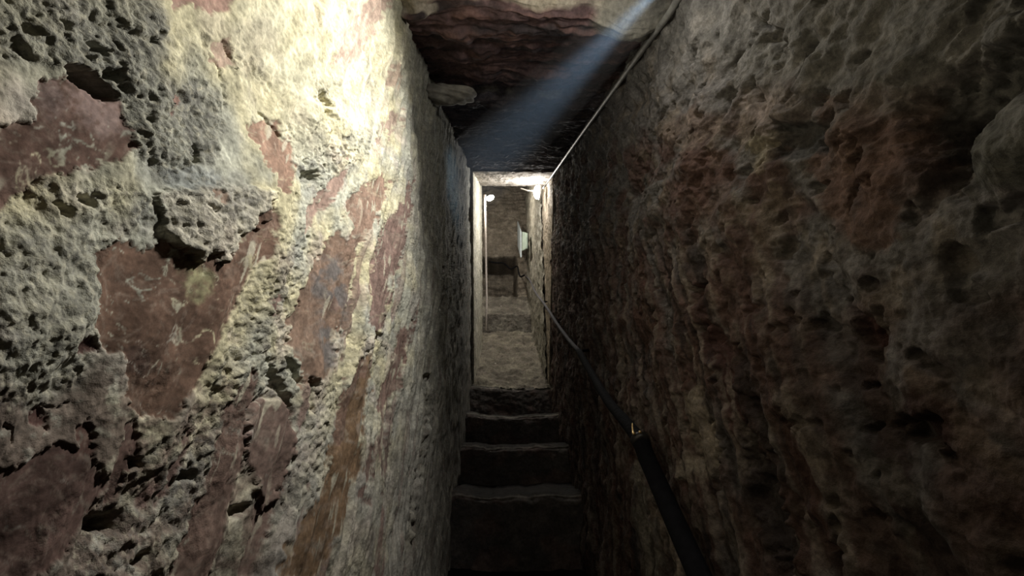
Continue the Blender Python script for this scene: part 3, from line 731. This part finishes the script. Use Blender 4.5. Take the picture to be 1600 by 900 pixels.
def build_things():
    # near lamp on the right wall, above the frame
    g1 = plain('near_lamp_glass', (.9, .9, .85), .4, 0, .02, emit=(1.0, .96, .86), strength=NEAR)
    c = np.array(W(.27, .92, .585)); n = np.array(W(-.295, .70, .11)) - c; n /= np.linalg.norm(n)
    lamp0 = bulkhead('bulkhead_lamp', tuple(c), n, (0, 0, 1), .07, .08, .04, g1, 'bare bulb lamp hung beside the right wall over the lower steps', bulb=True)
    br = tube_bm(smooth_path([-n * .012, -n * .03 + np.array([.03, 0, 0]), np.array([.15, .0, .015]), np.array([.20, .0, .015])], 5), .008, 10)
    bm_obj('bracket', br, M_LAMPBASE, lamp0, smooth=True)
    la = bpy.data.lights.new('flood_beam', 'AREA'); la.shape = 'DISK'; la.size = .07; la.energy = FLOOD; la.color = (1.0, .96, .91); la.spread = math.radians(122)
    lo = bpy.data.objects.new('flood_beam', la); lo.location = tuple(c + n * .086)
    from mathutils import Vector
    lo.rotation_euler = Vector(n).to_track_quat('-Z', 'Y').to_euler(); link(lo)
    # portal lamp
    g2 = plain('portal_lamp_glass', (.9, .9, .88), .4, 0, .02, emit=(1.0, .97, .92), strength=PORTAL)
    c = at_s(842, 299, 4.55)
    bulkhead('bulkhead_lamp', W(c[0] + .008, c[1], c[2] - .012), (-1, -.12, 0), (0, 0, 1), .11, .165, .055, g2, 'oval white bulkhead lamp glowing at the right end of the portal soffit')
    # bracket wire running from that lamp to the left
    a = W(*at_s(832, 298, 4.55)); b = W(*at_s(814, 294.5, 4.75))
    o = bm_obj('lamp_wire', tube_bm(smooth_path([a, W(*at_s(824, 297.5, 4.62)), b], 5), .007, 8), plain('white_wire', (.6, .58, .54), .5), smooth=True)
    tag(o, 'short white wire reaching left from the portal lamp', 'wire')
    # inner lamp: pole with a tilted glowing head
    g3 = plain('inner_lamp_glass', (.9, .88, .82), .4, 0, .02, emit=(1.0, .92, .78), strength=INNER)
    p_top = np.array(at_y(757.5, 305, 5.35)); p_bot = np.array(at_y(760.5, 468, 5.35))
    root = empty('lamp_pole', tuple(p_bot)); tag(root, 'thin white upright pole with a glowing lamp head behind the left portal jamb', 'lamp')
    rel = lambda p: tuple(np.array(p) - p_bot)
    bm_obj('pole', tube_bm([rel(p_bot + (0, 0, -.45)), rel(p_bot), rel((p_bot + p_top) / 2), rel(p_top)], [.013, .013, .016, .019], 12), plain('white_pole', (.62, .56, .52), .45), root, smooth=True)
    hd = np.array(at_y(766, 309.5, 5.33))
    bm = bmesh.new(); bmesh.ops.create_uvsphere(bm, u_segments=24, v_segments=14, radius=1)
    for v in bm.verts:
        q = np.array(v.co) * (.062, .05, .036); ca, sa = math.cos(.45), math.sin(.45)
        v.co = rel(hd + np.array([q[0] * ca - q[2] * sa, q[1], q[0] * sa + q[2] * ca]))
    bm_obj('lamp_head', bm, g3, root, smooth=True)
    # conduit along the ceiling corner
    pts = [W(*p) for p in (at_s(849, 294, 4.3), at_x(861, 277, .425), at_x(905, 215, .432), at_x(960, 139, .432), at_x(1012, 67, .43), at_x(1062, -5, .43), (.43, .84, .66))]
    root = empty('conduit_pipe', pts[0]); tag(root, 'thin pale conduit along the right ceiling corner, ending at the portal lamp', 'pipe')
    o = bm_obj('pipe', tube_bm(smooth_path([np.array(p) - pts[0] for p in pts], 8), .0095, 12), plain('pale_conduit', (.30, .295, .28), .45, .1, .3, 40), root, smooth=True)
    for px, py in ((880, 250), (985, 104)):
        q = np.array(W(*at_x(px, py, .435))) - pts[0]; t = np.array(W(0, 1, 0)) - np.array(W(0, 0, 0))
        bm_obj('clip', tube_bm([q - t * .012, q + t * .012], .0135, 12), M_LAMPBASE, root, smooth=True)
    # handrail rope: sleeved below the clamp, thinner above
    def dull(m): m.node_tree.nodes['Principled BSDF'].inputs['Specular IOR Level'].default_value = .08; return m
    black = plain('black_sleeve', (.008, .008, .010), .85, 0, .3, 50, bump=.002); black2 = plain('dark_rope', (.010, .010, .012), .9, 0, .4, 90, bump=.003)
    grey_r = plain('grey_rope', (.13, .125, .135), .8, 0, .3, 120, bump=.002)
    dull(black); dull(black2); dull(grey_r)
    X_R = .385
    low = [W(*p) for p in (at_x(1145, 1010, X_R), at_x(1100, 915, X_R), at_x(1066, 840, X_R), at_x(1032, 763, X_R), at_x(1012, 718, X_R), at_x(1001, 689, X_R))]
    mid = [W(*p) for p in (at_x(1000, 688, X_R), at_x(978, 660, X_R), at_x(950, 626, .39), at_x(925, 585, .40), at_x(905, 549, .405))]
    top = [W(*p) for p in (at_x(906, 550, .405), at_x(888, 530, .41), at_x(869, 504, .415), at_x(859, 488, .41), at_x(849, 473, .40), at_x(840, 462, .40), at_x(834, 452, .39), at_x(828, 438, .385), at_x(820, 430, .37))]
    o0 = np.array(low[-1]); root = empty('handrail_rope', tuple(o0)); tag(root, 'handrail rope sagging up the right wall, sleeved in black at its lower end', 'rope')
    sub = lambda L: [np.array(p) - o0 for p in L]
    bm_obj('sleeve', tube_bm(smooth_path(sub(low), 8), .0235, 18), black, root, smooth=True)
    q = smooth_path(sub(mid), 8); bm_obj('sleeve', tube_bm(q, list(np.linspace(.020, .016, len(q))), 16, .03), black2, root, smooth=True)
    q = smooth_path(sub(top), 6); r_ = bm_obj('rope', tube_bm(q, list(np.linspace(.012, .013, len(q))), 10, .08), grey_r, root, smooth=True); r_['label'] = 'thin grey rope'
    d = sub(low)[-2]; d = d / np.linalg.norm(d)
    cl = bm_obj('clamp', tube_bm([d * .012, d * .002, -d * .008, -d * .012], [.024, .0275, .0275, .024], 18), plain('black_clamp', (.03, .028, .026), .4, .3), root, smooth=True)
    bm = bmesh.new()
    for a in (-.5, .4):
        c0 = d * -.004 + np.array([-.012 + .02 * a, -.018, .019 + .004 * a]); bmesh.ops.create_uvsphere(bm, u_segments=10, v_segments=8, radius=.005)
        for v in bm.verts[-58:]: pass
        for v in list(bm.verts)[-(10 * 7 + 2):]: v.co = tuple(np.array(v.co) + c0)
    s_ = bm_obj('screw', bm, plain('brass', (.75, .55, .28), .3, .8), cl, smooth=True); s_['label'] = 'brass screw heads'
    # rings fixing the rope to the wall
    for (px, py, xx) in ((869, 504, .415), (905, 549, .405), (848, 472, .40)):
        c0 = np.array(W(*at_x(px, py, xx))) - o0
        bm = tube_bm([c0 + np.array([0, 0, 0]), c0 + np.array([.07, .01, .012])], .008, 8)
        bm_obj('wall_hook', bm, black, root, smooth=True)
    # black cable over the dark recess
    pts = [at_y(px, py, yy) for px, py, yy in ((764, 409, 6.93), (775, 410.5, 6.9), (785, 411, 6.9), (791, 414, 6.88), (798, 420, 6.86), (808, 416, 6.8), (810, 424, 6.4), (813, 432, 6.1), (819, 430, 5.7))]
    o = bm_obj('black_cable', tube_bm(smooth_path(pts, 6), .014, 10), black, smooth=True)
    tag(o, 'black cable drooping across the top of the dark recess in the chamber', 'cable')
    # pale boards on the chamber's right wall
    m_b = plain('pale_blue_board', (.52, .60, .66), .4, 0, .15, 12); m_g = plain('pale_green_board', (.45, .56, .50), .4, 0, .2, 12)
    def board(corners, th, mat, name, label):
        P = [np.array(p) for p in corners]; n = np.cross(P[1] - P[0], P[3] - P[0]); n /= np.linalg.norm(n)
        o_ = sum(P) / 4; bm = bmesh.new()
        f = [bm.verts.new(p - o_) for p in P]; k = [bm.verts.new(p - o_ + n * th) for p in P]
        bm.faces.new(f); bm.faces.new(k[::-1])
        for i in range(4): bm.faces.new((f[i], f[(i + 1) % 4], k[(i + 1) % 4], k[i]))
        o = bm_obj(name, bm, mat); o.location = o_; tag(o, label, 'board'); return o
    board([at_y(808.2, 346, 6.75), at_y(813.2, 362, 6.1), at_y(813.2, 402, 6.1), at_y(808.6, 384, 6.75)], .02, m_b, 'wall_board', 'narrow pale blue board on the chamber wall, the farther of two')
    board([at_y(816, 362, 5.95), at_y(822.5, 364, 5.6), at_y(822.5, 388, 5.6), at_y(815.5, 392, 5.95)], .02, m_g, 'wall_board', 'narrow pale green board on the chamber wall, nearer the portal')
    # pebbles
    for px, py, yy, r, lab in ((783, 478.5, 6.36, .011, 'small white pebble on top of the high inner step'), (774, 568, 4.55, .008, 'tiny white pebble on the worn portal floor')):
        bm = bmesh.new(); bmesh.ops.create_icosphere(bm, subdivisions=3, radius=r)
        for v in bm.verts: v.co = v.co * (1 + .2 * math.sin(v.co.x * 300 + v.co.z * 200)); v.co.z *= .75
        o = bm_obj('pebble', bm, plain('white_pebble', (.75, .72, .66), .5), smooth=True); o.location = at_y(px, py, yy)
        tag(o, lab, 'pebble')

# ------------------------------------------------------------------ blue flare streak: added spot and scatter cone
def build_flare():
    a = np.array(W(.36, .98, .575)); b = np.array(W(-.17, 2.22, .33))
    d = b - a; L = np.linalg.norm(d); t = d / L
    li = bpy.data.lights.new('flare_spot', 'SPOT'); li.energy = FLARE; li.color = (.45, .70, 1.0); li.spot_size = math.radians(18); li.spot_blend = 1.0; li.shadow_soft_size = .012
    o = bpy.data.objects.new('flare_spot', li); o.location = tuple(a)
    from mathutils import Vector
    o.rotation_euler = Vector(t).to_track_quat('-Z', 'Y').to_euler(); link(o)
    m = bpy.data.materials.new('flare_scatter'); m.use_nodes = True; nt = m.node_tree; N = nt.nodes; K = nt.links
    for n in list(N): N.remove(n)
    out = N.new('ShaderNodeOutputMaterial'); vs = N.new('ShaderNodeVolumeScatter'); vs.inputs['Color'].default_value = (.95, .97, 1, 1); vs.inputs['Anisotropy'].default_value = 0.0
    vs.inputs['Density'].default_value = HAZE
    K.new(vs.outputs[0], out.inputs['Volume'])
    pts = [a + t * (L * k) for k in np.linspace(.0, 1.12, 10)]
    bm = tube_bm([p for p in pts], list(np.linspace(.05, .22, 10)), 24)
    h = bm_obj('flare_haze', bm, m)
    tag(h, 'added scatter cone imitating a bluish flare streak slanting under the roof from the upper right', 'flare_haze', kind='stuff')

# ------------------------------------------------------------------ settings
NEAR, FLOOD, PORTAL, INNER, FLARE, HAZE = 58.0, 5.5, 310.0, 380.0, 48.0, .36
build_left(); build_right(); build_ceiling(); build_steps(); build_portal(); build_things(); build_flare()

w = bpy.data.worlds.new('World'); scn.world = w; w.use_nodes = True
w.node_tree.nodes['Background'].inputs[0].default_value = (.5, .55, .65, 1); w.node_tree.nodes['Background'].inputs[1].default_value = .004

cam = bpy.data.cameras.new('camera'); cam.sensor_width = 36; cam.lens = 36 * FPX / 1600; cam.clip_start = .01
co = bpy.data.objects.new('camera', cam); co.location = (0, 0, EYE); co.rotation_euler = (math.pi / 2 + PITCH, 0, -YAW); link(co)
scn.camera = co
vs = scn.view_settings; vs.view_transform = 'Standard'; vs.look = 'None'; vs.gamma = 1; vs.use_curve_mapping = False; vs.exposure = 0.0
scn.cycles.use_denoising = True
scn.cycles.max_bounces = 6; scn.cycles.diffuse_bounces = 4; scn.cycles.volume_bounces = 0
scn.cycles.sample_clamp_indirect = 4
